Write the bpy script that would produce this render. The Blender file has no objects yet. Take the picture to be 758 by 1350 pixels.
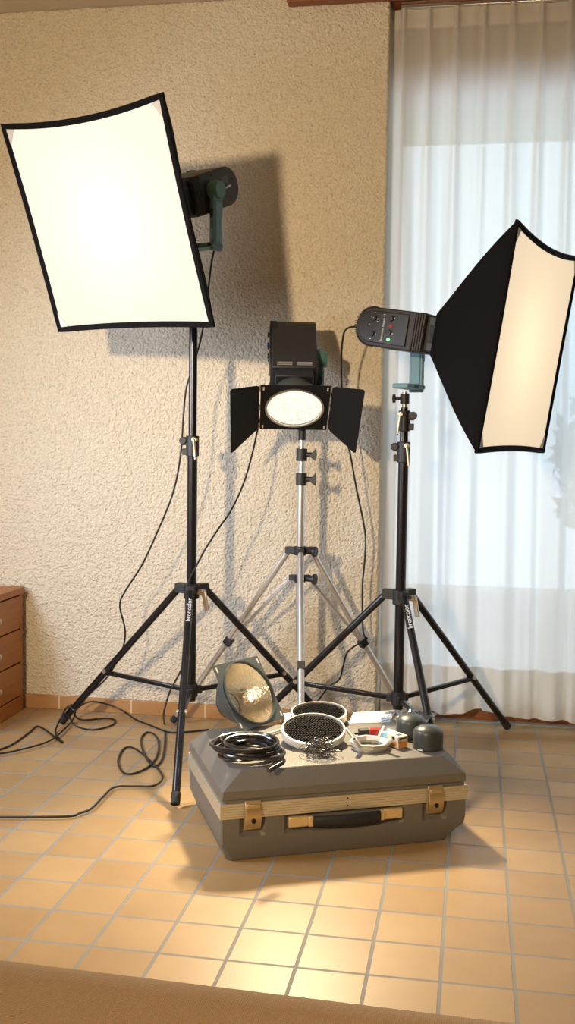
import bpy, math, random
from mathutils import Vector, Matrix
random.seed(7)
PI = math.pi
col = bpy.context.scene.collection
sc = bpy.context.scene

# ------------------------------------------------------------------ camera
CAM_H, FPX = 1.12, 1400.0
YAW, PITCH, ROLL = .1734, .0759, .0138
cy, sy, cp, sp = math.cos(YAW), math.sin(YAW), math.cos(PITCH), math.sin(PITCH)
cF = Vector((-sy*cp, cy*cp, -sp)); r0 = Vector((cy, sy, 0)); u0 = r0.cross(cF)
cR = math.cos(ROLL)*r0 + math.sin(ROLL)*u0
cU = -math.sin(ROLL)*r0 + math.cos(ROLL)*u0
cC = Vector((0, 0, CAM_H))
cam = bpy.data.objects.new('camera', bpy.data.cameras.new('camera')); col.objects.link(cam)
m = Matrix((cR, cU, -cF)).transposed().to_4x4(); m.translation = cC
cam.matrix_world = m
cam.data.sensor_fit = 'VERTICAL'; cam.data.sensor_height = 24.0
cam.data.lens = FPX/1350*24.0
cam.data.clip_start = .05
sc.camera = cam

def ray(x, y): return cF + (x-379)/FPX*cR - (y-675)/FPX*cU
def on_z(x, y, z=0.0):
    d = ray(x, y); return cC + d*((z-CAM_H)/d.z)
def on_y(x, y, Y):
    d = ray(x, y); return cC + d*(Y/d.y)

# ------------------------------------------------------------------ world, lights, exposure
w = bpy.data.worlds.new('sky'); sc.world = w; w.use_nodes = True
bg = w.node_tree.nodes['Background']; bg.inputs[0].default_value = (.74, .88, 1.0, 1); bg.inputs[1].default_value = 2.9
sc.view_settings.view_transform = 'Standard'; sc.view_settings.look = 'None'
sc.view_settings.gamma = 1.0; sc.view_settings.exposure = 0.0; sc.view_settings.use_curve_mapping = False
sc.cycles.use_denoising = True
sc.cycles.max_bounces = 8; sc.cycles.diffuse_bounces = 4; sc.cycles.transparent_max_bounces = 16
sc.cycles.sample_clamp_indirect = 4.0

def light(name, kind, loc, target, energy, color, size=.2, size_y=None, spread=PI):
    l = bpy.data.lights.new(name, kind); l.energy = energy; l.color = color
    if kind == 'AREA':
        l.size = size; l.spread = spread
        if size_y: l.shape = 'RECTANGLE'; l.size_y = size_y
        else: l.shape = 'DISK'
    o = bpy.data.objects.new(name, l); col.objects.link(o)
    o.location = loc
    o.rotation_euler = (Vector(target)-Vector(loc)).to_track_quat('-Z', 'Y').to_euler()
    return o
light('room_lamp_light', 'AREA', (-1.32, -.55, 1.72), (-1.0, 3.9, 1.35), 26, (1.0, .75, .47), .17, None, math.radians(78))
light('side_window_daylight', 'AREA', (-2.2, 2.35, 1.30), (-.7, 3.6, .45), 40, (.70, .81, 1.0), .8, .8, math.radians(125))
light('sofa_fill_light', 'AREA', (.1, -.5, 2.6), (.1, .45, 0), 15, (1.0, .74, .44), .5, None, math.radians(95))  # unseen fill added overhead to brighten the sofa

# ------------------------------------------------------------------ materials
def srgb(r, g, b):
    f = lambda c: (c/255/12.92 if c/255 <= .04045 else ((c/255+.055)/1.055)**2.4)
    return (f(r), f(g), f(b), 1)
def mat(name, base, rough=.5, metal=0.0, bump=0.0, bscale=200, var=0.0, vscale=8, spec=None, coat=0):
    m = bpy.data.materials.new(name); m.use_nodes = True
    nt = m.node_tree; b = nt.nodes['Principled BSDF']
    b.inputs['Base Color'].default_value = base if len(base) == 4 else (*base, 1)
    b.inputs['Roughness'].default_value = rough; b.inputs['Metallic'].default_value = metal
    if spec is not None: b.inputs['Specular IOR Level'].default_value = spec
    if coat: b.inputs['Coat Weight'].default_value = coat
    tc = nt.nodes.new('ShaderNodeTexCoord')
    if bump:
        n = nt.nodes.new('ShaderNodeTexNoise'); n.inputs['Scale'].default_value = bscale; n.inputs['Detail'].default_value = 3
        nt.links.new(tc.outputs['Object'], n.inputs['Vector'])
        bp = nt.nodes.new('ShaderNodeBump'); bp.inputs['Strength'].default_value = bump; bp.inputs['Distance'].default_value = .002
        nt.links.new(n.outputs['Fac'], bp.inputs['Height']); nt.links.new(bp.outputs[0], b.inputs['Normal'])
    if var:
        n = nt.nodes.new('ShaderNodeTexNoise'); n.inputs['Scale'].default_value = vscale; n.inputs['Detail'].default_value = 4
        nt.links.new(tc.outputs['Object'], n.inputs['Vector'])
        hs = nt.nodes.new('ShaderNodeHueSaturation'); hs.inputs['Color'].default_value = base if len(base) == 4 else (*base, 1)
        mr = nt.nodes.new('ShaderNodeMapRange'); mr.inputs['To Min'].default_value = 1-var; mr.inputs['To Max'].default_value = 1+var
        nt.links.new(n.outputs['Fac'], mr.inputs['Value']); nt.links.new(mr.outputs[0], hs.inputs['Value'])
        nt.links.new(hs.outputs[0], b.inputs['Base Color'])
    return m
M = {}
M['black_metal'] = mat('black_metal', (.007, .007, .009), .27, 0, spec=.5)
M['black_plastic'] = mat('black_plastic', (.015, .015, .016), .5)
M['rubber'] = mat('rubber', (.02, .02, .02), .75)
M['head_plastic'] = mat('head_plastic', (.022, .020, .019), .55, bump=.15, bscale=600)
M['panel_plastic'] = mat('panel_plastic', (.014, .013, .012), .45)
M['teal'] = mat('teal_plastic', (.13, .25, .28), .55, bump=.15, bscale=500)
M['teal_dark'] = mat('teal_dark', (.03, .06, .062), .5)
M['fabric_black'] = mat('fabric_black', (.006, .0055, .006), .9, bump=.3, bscale=900, spec=.12)
M['barn'] = mat('barn_black', (.008, .008, .009), .7, bump=.2, bscale=700, spec=.2)
M['steel'] = mat('steel', (.62, .61, .58), .28, .9)
M['brass'] = mat('lever_metal', (.55, .48, .38), .38, .8)
M['alu_tube'] = mat('alu_tube', (.72, .73, .74), .30, .85)
M['brushed'] = mat('case_band', (.66, .62, .50), .42, .7, bump=.1, bscale=40)
M['gold'] = mat('gold_latch', (.60, .45, .24), .35, .8)
M['handle_gold'] = mat('handle_gold', (.75, .58, .30), .4, .6)
M['case'] = mat('case_shell', (.145, .135, .115), .5, bump=.35, bscale=350, var=.06, vscale=60)
M['refl_shell'] = mat('reflector_shell', (.055, .065, .068), .42)
M['cable'] = mat('cable_black', (.012, .011, .011), .42)
M['coil'] = mat('coil_black', (.012, .012, .013), .22, spec=.8)
M['white_ink'] = mat('white_ink', (.75, .75, .74), .6)
M['red_ink'] = mat('red_ink', (.35, .03, .02), .5)
M['dark'] = mat('dark_hole', (.004, .004, .004), .8)
M['grid'] = mat('honeycomb_black', (.006, .005, .004), .7, spec=.15)
M['ring_white'] = mat('ring_silver', (.80, .78, .72), .35, .5)
M['paper'] = mat('paper', (.82, .80, .74), .7)
M['red_plastic'] = mat('red_plastic', (.30, .02, .012), .35)
M['cap'] = mat('cap_dark', (.038, .044, .042), .36, .0, bump=.05, bscale=300)
M['cardboard_cream'] = mat('carton_cream', (.72, .62, .44), .65)
M['cardboard_blue'] = mat('carton_blue', (.22, .48, .66), .6)
M['orange_ink'] = mat('orange_ink', (.72, .28, .06), .6)
M['vent_light'] = mat('vent_light', (.34, .31, .26), .5)

def emit(name, c, s):
    m = bpy.data.materials.new(name); m.use_nodes = True; nt = m.node_tree
    b = nt.nodes['Principled BSDF']; b.inputs['Emission Color'].default_value = (*c, 1); b.inputs['Emission Strength'].default_value = s
    b.inputs['Base Color'].default_value = (*c, 1)
    return m
M['green_led'] = emit('green_led', (.08, 1.0, .12), 3.0)

def wood(name, c1, c2, axis='X', rough=.45, scale=1.0):
    m = bpy.data.materials.new(name); m.use_nodes = True; nt = m.node_tree; b = nt.nodes['Principled BSDF']
    tc = nt.nodes.new('ShaderNodeTexCoord'); mp = nt.nodes.new('ShaderNodeMapping')
    s = {'X': (1.2, 14, 14), 'Y': (14, 1.2, 14), 'Z': (14, 14, 1.2)}[axis]
    mp.inputs['Scale'].default_value = [k*scale for k in s]
    n = nt.nodes.new('ShaderNodeTexNoise'); n.inputs['Scale'].default_value = 3; n.inputs['Detail'].default_value = 6; n.inputs['Distortion'].default_value = .6
    cr = nt.nodes.new('ShaderNodeValToRGB'); cr.color_ramp.elements[0].color = c1; cr.color_ramp.elements[1].color = c2
    cr.color_ramp.elements[0].position = .3; cr.color_ramp.elements[1].position = .7
    nt.links.new(tc.outputs['Object'], mp.inputs[0]); nt.links.new(mp.outputs[0], n.inputs['Vector'])
    nt.links.new(n.outputs['Fac'], cr.inputs[0]); nt.links.new(cr.outputs[0], b.inputs['Base Color'])
    b.inputs['Roughness'].default_value = rough
    return m
M['chest_wood'] = wood('chest_wood', (.32, .105, .016, 1), (.42, .155, .028, 1), 'Y')
M['trim_wood'] = wood('trim_wood', (.22, .065, .018, 1), (.30, .10, .03, 1), 'X')

def stucco():
    m = bpy.data.materials.new('stucco'); m.use_nodes = True; nt = m.node_tree; b = nt.nodes['Principled BSDF']
    b.inputs['Roughness'].default_value = .85; b.inputs['Specular IOR Level'].default_value = .25
    tc = nt.nodes.new('ShaderNodeTexCoord')
    n1 = nt.nodes.new('ShaderNodeTexNoise'); n1.inputs['Scale'].default_value = 115; n1.inputs['Detail'].default_value = 3; n1.inputs['Roughness'].default_value = .55; n1.inputs['Distortion'].default_value = .15
    vo = nt.nodes.new('ShaderNodeTexVoronoi'); vo.inputs['Scale'].default_value = 92; vo.feature = 'SMOOTH_F1'
    n0 = nt.nodes.new('ShaderNodeTexNoise'); n0.inputs['Scale'].default_value = 30
    wp = nt.nodes.new('ShaderNodeMixRGB'); wp.inputs[0].default_value = .03
    nt.links.new(tc.outputs['Object'], n0.inputs['Vector'])
    nt.links.new(tc.outputs['Object'], wp.inputs[1]); nt.links.new(n0.outputs['Color'], wp.inputs[2])
    nt.links.new(tc.outputs['Object'], n1.inputs['Vector']); nt.links.new(wp.outputs[0], vo.inputs['Vector'])
    mx = nt.nodes.new('ShaderNodeMath'); mx.operation = 'MULTIPLY_ADD'; mx.inputs[1].default_value = -.45
    nt.links.new(vo.outputs['Distance'], mx.inputs[0]); nt.links.new(n1.outputs['Fac'], mx.inputs[2])
    bp = nt.nodes.new('ShaderNodeBump'); bp.inputs['Strength'].default_value = 1.0; bp.inputs['Distance'].default_value = .0145
    nt.links.new(mx.outputs[0], bp.inputs['Height']); nt.links.new(bp.outputs[0], b.inputs['Normal'])
    cr = nt.nodes.new('ShaderNodeValToRGB'); cr.color_ramp.elements[0].position = .25; cr.color_ramp.elements[1].position = .5
    cr.color_ramp.elements[0].color = (.66, .585, .445, 1); cr.color_ramp.elements[1].color = (.77, .70, .56, 1)
    nt.links.new(n1.outputs['Fac'], cr.inputs[0]); nt.links.new(cr.outputs[0], b.inputs['Base Color'])
    return m
M['stucco'] = stucco()
M['ceiling'] = mat('ceiling_paint', (.62, .56, .48), .9)
M['plaster'] = mat('plaster', (.72, .64, .50), .9)

def tiles():
    m = bpy.data.materials.new('floor_tiles'); m.use_nodes = True; nt = m.node_tree; b = nt.nodes['Principled BSDF']
    g = nt.nodes.new('ShaderNodeNewGeometry'); mp = nt.nodes.new('ShaderNodeVectorMath'); mp.operation = 'SUBTRACT'
    mp.inputs[1].default_value = (-.94038-15, 2.26946-15, 0)
    nt.links.new(g.outputs['Position'], mp.inputs[0])
    br = nt.nodes.new('ShaderNodeTexBrick'); br.offset = 0; br.squash = 1
    br.inputs['Scale'].default_value = 1; br.inputs['Brick Width'].default_value = .15; br.inputs['Row Height'].default_value = .15
    br.inputs['Mortar Size'].default_value = .0042; br.inputs['Mortar Smooth'].default_value = .15; br.inputs['Bias'].default_value = 0
    br.inputs['Color1'].default_value = (.36, .225, .098, 1); br.inputs['Color2'].default_value = (.44, .285, .13, 1)
    br.inputs['Mortar'].default_value = (.26, .25, .225, 1)
    nt.links.new(mp.outputs[0], br.inputs['Vector'])
    n = nt.nodes.new('ShaderNodeTexNoise'); n.inputs['Scale'].default_value = 9; n.inputs['Detail'].default_value = 5
    nt.links.new(mp.outputs[0], n.inputs['Vector'])
    hs = nt.nodes.new('ShaderNodeHueSaturation'); mr = nt.nodes.new('ShaderNodeMapRange')
    mr.inputs['To Min'].default_value = .86; mr.inputs['To Max'].default_value = 1.14
    nt.links.new(n.outputs['Fac'], mr.inputs['Value']); nt.links.new(mr.outputs[0], hs.inputs['Value'])
    nt.links.new(br.outputs['Color'], hs.inputs['Color']); nt.links.new(hs.outputs[0], b.inputs['Base Color'])
    r = nt.nodes.new('ShaderNodeMapRange'); r.inputs['To Min'].default_value = .42; r.inputs['To Max'].default_value = .85
    nt.links.new(br.outputs['Fac'], r.inputs['Value']); nt.links.new(r.outputs[0], b.inputs['Roughness'])
    inv = nt.nodes.new('ShaderNodeMath'); inv.operation = 'SUBTRACT'; inv.inputs[0].default_value = 1
    nt.links.new(br.outputs['Fac'], inv.inputs[1])
    bp = nt.nodes.new('ShaderNodeBump'); bp.inputs['Distance'].default_value = .002; bp.inputs['Strength'].default_value = .6
    nt.links.new(inv.outputs[0], bp.inputs['Height']); nt.links.new(bp.outputs[0], b.inputs['Normal'])
    return m
M['tiles'] = tiles()
def skirt():
    m = bpy.data.materials.new('skirting_tile'); m.use_nodes = True; nt = m.node_tree; b = nt.nodes['Principled BSDF']
    g = nt.nodes.new('ShaderNodeNewGeometry'); sx = nt.nodes.new('ShaderNodeSeparateXYZ'); nt.links.new(g.outputs['Position'], sx.inputs[0])
    a = nt.nodes.new('ShaderNodeMath'); a.operation = 'ADD'; a.inputs[1].default_value = .94038+15+.07
    mo = nt.nodes.new('ShaderNodeMath'); mo.operation = 'MODULO'; mo.inputs[1].default_value = .30
    lt = nt.nodes.new('ShaderNodeMath'); lt.operation = 'LESS_THAN'; lt.inputs[1].default_value = .007
    nt.links.new(sx.outputs[0], a.inputs[0]); nt.links.new(a.outputs[0], mo.inputs[0]); nt.links.new(mo.outputs[0], lt.inputs[0])
    mx = nt.nodes.new('ShaderNodeMixRGB'); mx.inputs[1].default_value = (.41, .22, .085, 1); mx.inputs[2].default_value = (.58, .46, .30, 1)
    nt.links.new(lt.outputs[0], mx.inputs[0]); nt.links.new(mx.outputs[0], b.inputs['Base Color']); b.inputs['Roughness'].default_value = .5
    return m
M['skirt'] = skirt()
def sofa_fabric():
    m = bpy.data.materials.new('sofa_fabric'); m.use_nodes = True; nt = m.node_tree; b = nt.nodes['Principled BSDF']
    b.inputs['Roughness'].default_value = .9; b.inputs['Sheen Weight'].default_value = .3
    tc = nt.nodes.new('ShaderNodeTexCoord')
    w1 = nt.nodes.new('ShaderNodeTexWave'); w1.inputs['Scale'].default_value = 230; w1.bands_direction = 'X'; w1.inputs['Distortion'].default_value = 1.5
    w2 = nt.nodes.new('ShaderNodeTexWave'); w2.inputs['Scale'].default_value = 230; w2.bands_direction = 'Y'; w2.inputs['Distortion'].default_value = 1.5
    n = nt.nodes.new('ShaderNodeTexNoise'); n.inputs['Scale'].default_value = 90; n.inputs['Detail'].default_value = 3
    for k in (w1, w2, n): nt.links.new(tc.outputs['Object'], k.inputs['Vector'])
    ad = nt.nodes.new('ShaderNodeMath'); ad.operation = 'ADD'; nt.links.new(w1.outputs['Fac'], ad.inputs[0]); nt.links.new(w2.outputs['Fac'], ad.inputs[1])
    a2 = nt.nodes.new('ShaderNodeMath'); a2.operation = 'ADD'; nt.links.new(ad.outputs[0], a2.inputs[0]); nt.links.new(n.outputs['Fac'], a2.inputs[1])
    cr = nt.nodes.new('ShaderNodeMapRange'); cr.inputs['From Max'].default_value = 3; nt.links.new(a2.outputs[0], cr.inputs['Value'])
    mx = nt.nodes.new('ShaderNodeMixRGB'); mx.inputs[1].default_value = (.20, .105, .035, 1); mx.inputs[2].default_value = (.36, .21, .085, 1)
    nt.links.new(cr.outputs[0], mx.inputs[0]); nt.links.new(mx.outputs[0], b.inputs['Base Color'])
    bp = nt.nodes.new('ShaderNodeBump'); bp.inputs['Distance'].default_value = .001; bp.inputs['Strength'].default_value = .5
    nt.links.new(a2.outputs[0], bp.inputs['Height']); nt.links.new(bp.outputs[0], b.inputs['Normal'])
    return m
M['sofa'] = sofa_fabric()

def sheer(name, c, tl=.55, tr=.16):
    m = bpy.data.materials.new(name); m.use_nodes = True; nt = m.node_tree
    for n in list(nt.nodes): nt.nodes.remove(n)
    out = nt.nodes.new('ShaderNodeOutputMaterial'); d = nt.nodes.new('ShaderNodeBsdfDiffuse'); t = nt.nodes.new('ShaderNodeBsdfTranslucent'); p = nt.nodes.new('ShaderNodeBsdfTransparent')
    d.inputs[0].default_value = (*c, 1); t.inputs[0].default_value = (*c, 1)
    m1 = nt.nodes.new('ShaderNodeMixShader'); m1.inputs[0].default_value = tl; m2 = nt.nodes.new('ShaderNodeMixShader'); m2.inputs[0].default_value = tr
    nt.links.new(d.outputs[0], m1.inputs[1]); nt.links.new(t.outputs[0], m1.inputs[2])
    lw = nt.nodes.new('ShaderNodeLayerWeight'); lw.inputs[0].default_value = .5
    mu = nt.nodes.new('ShaderNodeMapRange'); mu.inputs['From Min'].default_value = .0; mu.inputs['From Max'].default_value = .6; mu.inputs['To Min'].default_value = tr; mu.inputs['To Max'].default_value = 0
    nt.links.new(lw.outputs['Facing'], mu.inputs['Value']); nt.links.new(mu.outputs[0], m2.inputs[0])
    nt.links.new(m1.outputs[0], m2.inputs[1]); nt.links.new(p.outputs[0], m2.inputs[2]); nt.links.new(m2.outputs[0], out.inputs[0])
    return m
M['curtain'] = sheer('curtain_sheer', (.88, .86, .83), .60, .11)
M['curtain_hem'] = sheer('curtain_hem_cloth', (.84, .80, .72), .40, .04)
M['gusset'] = mat('corner_gusset', (.55, .52, .48), .7)
def glassy(name, tint, gl=.12, rough=.02):
    m = bpy.data.materials.new(name); m.use_nodes = True; nt = m.node_tree
    for n in list(nt.nodes): nt.nodes.remove(n)
    out = nt.nodes.new('ShaderNodeOutputMaterial'); g = nt.nodes.new('ShaderNodeBsdfGlossy'); p = nt.nodes.new('ShaderNodeBsdfTransparent')
    g.inputs['Roughness'].default_value = rough; p.inputs[0].default_value = (*tint, 1)
    mm = nt.nodes.new('ShaderNodeMixShader'); mm.inputs[0].default_value = gl
    nt.links.new(p.outputs[0], mm.inputs[1]); nt.links.new(g.outputs[0], mm.inputs[2]); nt.links.new(mm.outputs[0], out.inputs[0])
    return m
M['glass'] = glassy('window_glass', (.95, .98, 1.0), .05)
M['bag'] = glassy('bag_film', (.50, .62, .80), .38, .22)
def diffuser(name, c, s):
    m = bpy.data.materials.new(name); m.use_nodes = True; nt = m.node_tree
    for n in list(nt.nodes): nt.nodes.remove(n)
    out = nt.nodes.new('ShaderNodeOutputMaterial'); e = nt.nodes.new('ShaderNodeEmission'); t = nt.nodes.new('ShaderNodeBsdfTranslucent')
    e.inputs[0].default_value = (*c, 1); e.inputs[1].default_value = s; t.inputs[0].default_value = (.7, .68, .62, 1)
    ad = nt.nodes.new('ShaderNodeAddShader'); nt.links.new(e.outputs[0], ad.inputs[0]); nt.links.new(t.outputs[0], ad.inputs[1]); nt.links.new(ad.outputs[0], out.inputs[0])
    return m
M['diff_a'] = diffuser('diffuser_bright', (1.0, .94, .78), .95)
M['diff_b'] = diffuser('diffuser_warm', (1.0, .80, .56), .82)
def lens_mat():
    m = bpy.data.materials.new('fresnel_glass'); m.use_nodes = True; nt = m.node_tree; b = nt.nodes['Principled BSDF']
    tc = nt.nodes.new('ShaderNodeTexCoord'); vo = nt.nodes.new('ShaderNodeTexVoronoi'); vo.inputs['Scale'].default_value = 230
    nt.links.new(tc.outputs['Object'], vo.inputs['Vector'])
    gr = nt.nodes.new('ShaderNodeMapRange'); gr.inputs['From Max'].default_value = .7; gr.inputs['To Min'].default_value = 1.55; gr.inputs['To Max'].default_value = .55
    nt.links.new(vo.outputs['Distance'], gr.inputs['Value'])
    b.inputs['Emission Color'].default_value = (1, .94, .80, 1); nt.links.new(gr.outputs[0], b.inputs['Emission Strength'])
    b.inputs['Base Color'].default_value = (.6, .6, .55, 1); b.inputs['Roughness'].default_value = .2
    return m
M['lens'] = lens_mat()
def refl_inner():
    m = mat('reflector_inner', (.88, .82, .70), .26, 1.0, bump=1.0, bscale=110)
    return m
M['refl_inner'] = refl_inner()
M['leaf'] = mat('leaf_green', (.10, .22, .05), .6, var=.3, vscale=5)
M['terrace'] = mat('terrace_stone', (.34, .26, .19), .8, var=.15, vscale=4)
M['awning'] = mat('awning_cloth', (.42, .50, .22), .8)

# ------------------------------------------------------------------ mesh helpers
class MB:
    def __init__(s): s.v = []; s.f = []
    def add(s, vs, fs):
        o = len(s.v); s.v += [tuple(v) for v in vs]; s.f += [tuple(i+o for i in f) for f in fs]; return s
    def box(s, c, d, R=None):
        x, y, z = [k/2 for k in d]; R = R or Matrix.Identity(3); c = Vector(c)
        vs = [c+R@Vector((a*x, b*y, e*z)) for a in (-1, 1) for b in (-1, 1) for e in (-1, 1)]
        return s.add(vs, [(0, 1, 3, 2), (4, 6, 7, 5), (0, 4, 5, 1), (2, 3, 7, 6), (0, 2, 6, 4), (1, 5, 7, 3)])
    def cyl(s, a, b, r, r2=None, n=20):
        a, b = Vector(a), Vector(b); r2 = r if r2 is None else r2
        d = (b-a).normalized(); t = Vector((0, 0, 1)) if abs(d.z) < .9 else Vector((1, 0, 0))
        u = d.cross(t).normalized(); w = d.cross(u)
        vs = []
        for p, q in ((a, r), (b, r2)):
            vs += [p+q*(math.cos(2*PI*i/n)*u+math.sin(2*PI*i/n)*w) for i in range(n)]
        fs = [(i, (i+1) % n, n+(i+1) % n, n+i) for i in range(n)] + [tuple(range(n))[::-1], tuple(range(n, 2*n))]
        return s.add(vs, fs)
    def bar(s, a, b, wdt, thk, up=(0, 0, 1)):
        a, b = Vector(a), Vector(b); d = (b-a); L = d.length; d.normalize()
        sd = d.cross(Vector(up)).normalized(); uu = sd.cross(d)
        R = Matrix((d, sd, uu)).transposed()
        return s.box((a+b)/2, (L, thk, wdt), R)
    def tube(s, pts, r, n=8, closed=False):
        pts = [Vector(p) for p in pts]; N = len(pts); rings = []; pu = None
        for i, p in enumerate(pts):
            if closed: d = pts[(i+1) % N]-pts[i-1]
            else: d = pts[min(i+1, N-1)]-pts[max(i-1, 0)]
            d.normalize()
            if pu is None:
                t = Vector((0, 0, 1)) if abs(d.z) < .9 else Vector((1, 0, 0)); u = d.cross(t).normalized()
            else: u = (pu-d*pu.dot(d)).normalized()
            pu = u; w = d.cross(u)
            rings.append([p+r*(math.cos(2*PI*k/n)*u+math.sin(2*PI*k/n)*w) for k in range(n)])
        o = len(s.v); s.v += [tuple(v) for rg in rings for v in rg]
        for i in range(N if closed else N-1):
            j = (i+1) % N
            for k in range(n):
                s.f.append((o+i*n+k, o+i*n+(k+1) % n, o+j*n+(k+1) % n, o+j*n+k))
        if not closed:
            s.f.append(tuple(o+k for k in range(n))[::-1]); s.f.append(tuple(o+(N-1)*n+k for k in range(n)))
        return s
    def lathe(s, prof, n=40, R=None, c=(0, 0, 0), axis='Z', closed=False):
        # prof: (r, h) pairs, spun about local Z
        R = R or Matrix.Identity(3); c = Vector(c); o = len(s.v); P = len(prof)
        for r, h in prof:
            for i in range(n):
                a = 2*PI*i/n; s.v.append(tuple(c+R@Vector((r*math.cos(a), r*math.sin(a), h))))
        for j in range(P if closed else P-1):
            k = (j+1) % P
            for i in range(n): s.f.append((o+j*n+i, o+j*n+(i+1) % n, o+k*n+(i+1) % n, o+k*n+i))
        if not closed:
            s.f.append(tuple(o+i for i in range(n))[::-1]); s.f.append(tuple(o+(P-1)*n+i for i in range(n)))
        return s
    def loft(s, rings, cap=True):
        n = len(rings[0]); o = len(s.v)
        for rg in rings: s.v += [tuple(p) for p in rg]
        for j in range(len(rings)-1):
            for i in range(n): s.f.append((o+j*n+i, o+j*n+(i+1) % n, o+(j+1)*n+(i+1) % n, o+(j+1)*n+i))
        if cap:
            s.f.append(tuple(o+i for i in range(n))[::-1]); s.f.append(tuple(o+(len(rings)-1)*n+i for i in range(n)))
        return s
    def prism(s, poly, T, th):
        # poly in 2D, T maps (x,y,z)->Vector, extruded 0..th
        n = len(poly); a = [T(x, y, 0) for x, y in poly]; b = [T(x, y, th) for x, y in poly]
        return s.add(a+b, [tuple(range(n))[::-1], tuple(range(n, 2*n))]+[(i, (i+1) % n, n+(i+1) % n, n+i) for i in range(n)])
    def build(s, name, material, parent=None, bevel=0, angle=35, solid=0, segs=2):
        me = bpy.data.meshes.new(name); me.from_pydata(s.v, [], s.f); me.validate()
        import bmesh
        bm = bmesh.new(); bm.from_mesh(me); bmesh.ops.recalc_face_normals(bm, faces=bm.faces); bm.to_mesh(me); bm.free()
        me.shade_smooth(); me.set_sharp_from_angle(angle=math.radians(angle))
        me.materials.append(material if not isinstance(material, str) else M[material])
        o = bpy.data.objects.new(name, me); col.objects.link(o)
        if parent: o.parent = parent
        if bevel:
            b = o.modifiers.new('bevel', 'BEVEL'); b.width = bevel; b.segments = segs; b.limit_method = 'ANGLE'; b.angle_limit = math.radians(30)
            b.harden_normals = False
        if solid:
            q = o.modifiers.new('solid', 'SOLIDIFY'); q.thickness = solid; q.offset = 0
        return o

def _islands(self):
    par = list(range(len(self.v)))
    def find(a):
        while par[a] != a: par[a] = par[par[a]]; a = par[a]
        return a
    for f in self.f:
        for i in f[1:]: par[find(i)] = find(f[0])
    g = {}
    for f in self.f: g.setdefault(find(f[0]), []).append(f)
    for fs in g.values():
        ids = sorted({i for f in fs for i in f}); mp = {i: k for k, i in enumerate(ids)}
        m_ = MB(); m_.v = [self.v[i] for i in ids]; m_.f = [tuple(mp[i] for i in f) for f in fs]; yield m_
def _each(self, name, *a, **k): return [m_.build(name, *a, **k) for m_ in _islands(self)]
MB.each = _each

def tag(o, label, cat, group=None):
    o['label'] = label; o['category'] = cat
    if group: o['group'] = group
    return o
def thing(name, label, cat, loc=(0, 0, 0), R=None, group=None):
    o = bpy.data.objects.new(name, None); col.objects.link(o); o.empty_display_size = .1
    mm = (R or Matrix.Identity(3)).to_4x4(); mm.translation = Vector(loc); o.matrix_world = mm
    return tag(o, label, cat, group)
def struct(o): o['kind'] = 'structure'; return o
def lettering(txt, size, T, parent, name='lettering', material='white_ink', ext=.0003):
    cu = bpy.data.curves.new('t', 'FONT'); cu.body = txt; cu.size = size; cu.extrude = ext; cu.align_x = 'CENTER'; cu.align_y = 'CENTER'; cu.resolution_u = 3
    t = bpy.data.objects.new('t', cu); col.objects.link(t)
    dg = bpy.context.evaluated_depsgraph_get(); me = bpy.data.meshes.new_from_object(t.evaluated_get(dg))
    bpy.data.objects.remove(t); me.transform(T); me.materials.clear(); me.materials.append(M[material])
    o = bpy.data.objects.new(name, me); col.objects.link(o); o.parent = parent
    return o
def frame(x, y, z, loc):
    m = Matrix((Vector(x), Vector(y), Vector(z))).transposed().to_4x4(); m.translation = Vector(loc); return m
def spline(P, k=8):
    P = [Vector(p) for p in P]; out = []
    for i in range(len(P)-1):
        p0, p1, p2, p3 = P[max(i-1, 0)], P[i], P[i+1], P[min(i+2, len(P)-1)]
        for j in range(k):
            t = j/k; out.append(.5*((2*p1)+(p2-p0)*t+(2*p0-5*p1+4*p2-p3)*t*t+(3*p1-p0-3*p2+p3)*t**3))
    out.append(P[-1]); return out

# ------------------------------------------------------------------ room
YW, ZC, XE = 3.963, 2.712, -.345
XL, XR, YF = -2.25, 2.2, -2.2
struct(MB().box(((XL+XR)/2, (YF+4.25)/2, -.05), (XR-XL+.4, 4.25-YF+.2, .1)).build('floor', 'tiles'))
struct(MB().box(((XL+XR)/2, (YF+4.25)/2, ZC+.05), (XR-XL+.4, 4.25-YF+.2, .1)).build('ceiling', 'ceiling'))
wb = MB().box(((XL+XE)/2-.1, YW+.12, ZC/2), (XE-XL+.2, .24, ZC))
struct(wb.build('wall_back', 'stucco', bevel=.006))
struct(MB().box((XL-.1, (YF+YW)/2, ZC/2), (.2, YW-YF, ZC)).build('wall_left', 'plaster'))
struct(MB().box((XR+.1, (YF+4.25)/2, ZC/2), (.2, 4.25-YF, ZC)).build('wall_right', 'plaster'))
struct(MB().box(((XL+XR)/2, YF-.1, ZC/2), (XR-XL+.4, .2, ZC)).build('wall_front', 'plaster'))
struct(MB().box(((XL+XE)/2, YW-.006, .027), (XE-XL, .014, .054)).build('baseboard_back', 'skirt', bevel=.002))
# lintel (shutter box) over the glass door
struct(MB().box(((XE+XR)/2, 4.20, (2.44+ZC)/2), (XR-XE, .10, ZC-2.44)).build('wall_lintel', mat('lintel_panel', (.36, .27, .17), .7)))
# wooden pelmet board at the ceiling
struct(MB().box(((-.715+XR)/2, YW-.028, 2.691), (XR+.715, .05, .042)).build('trim_1', 'trim_wood', bevel=.003))
struct(MB().box(((XE+XR)/2+.002, 4.04, 2.696), (XR-XE-.004, .09, .03)).build('trim_2', 'trim_wood', bevel=.002))
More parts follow.
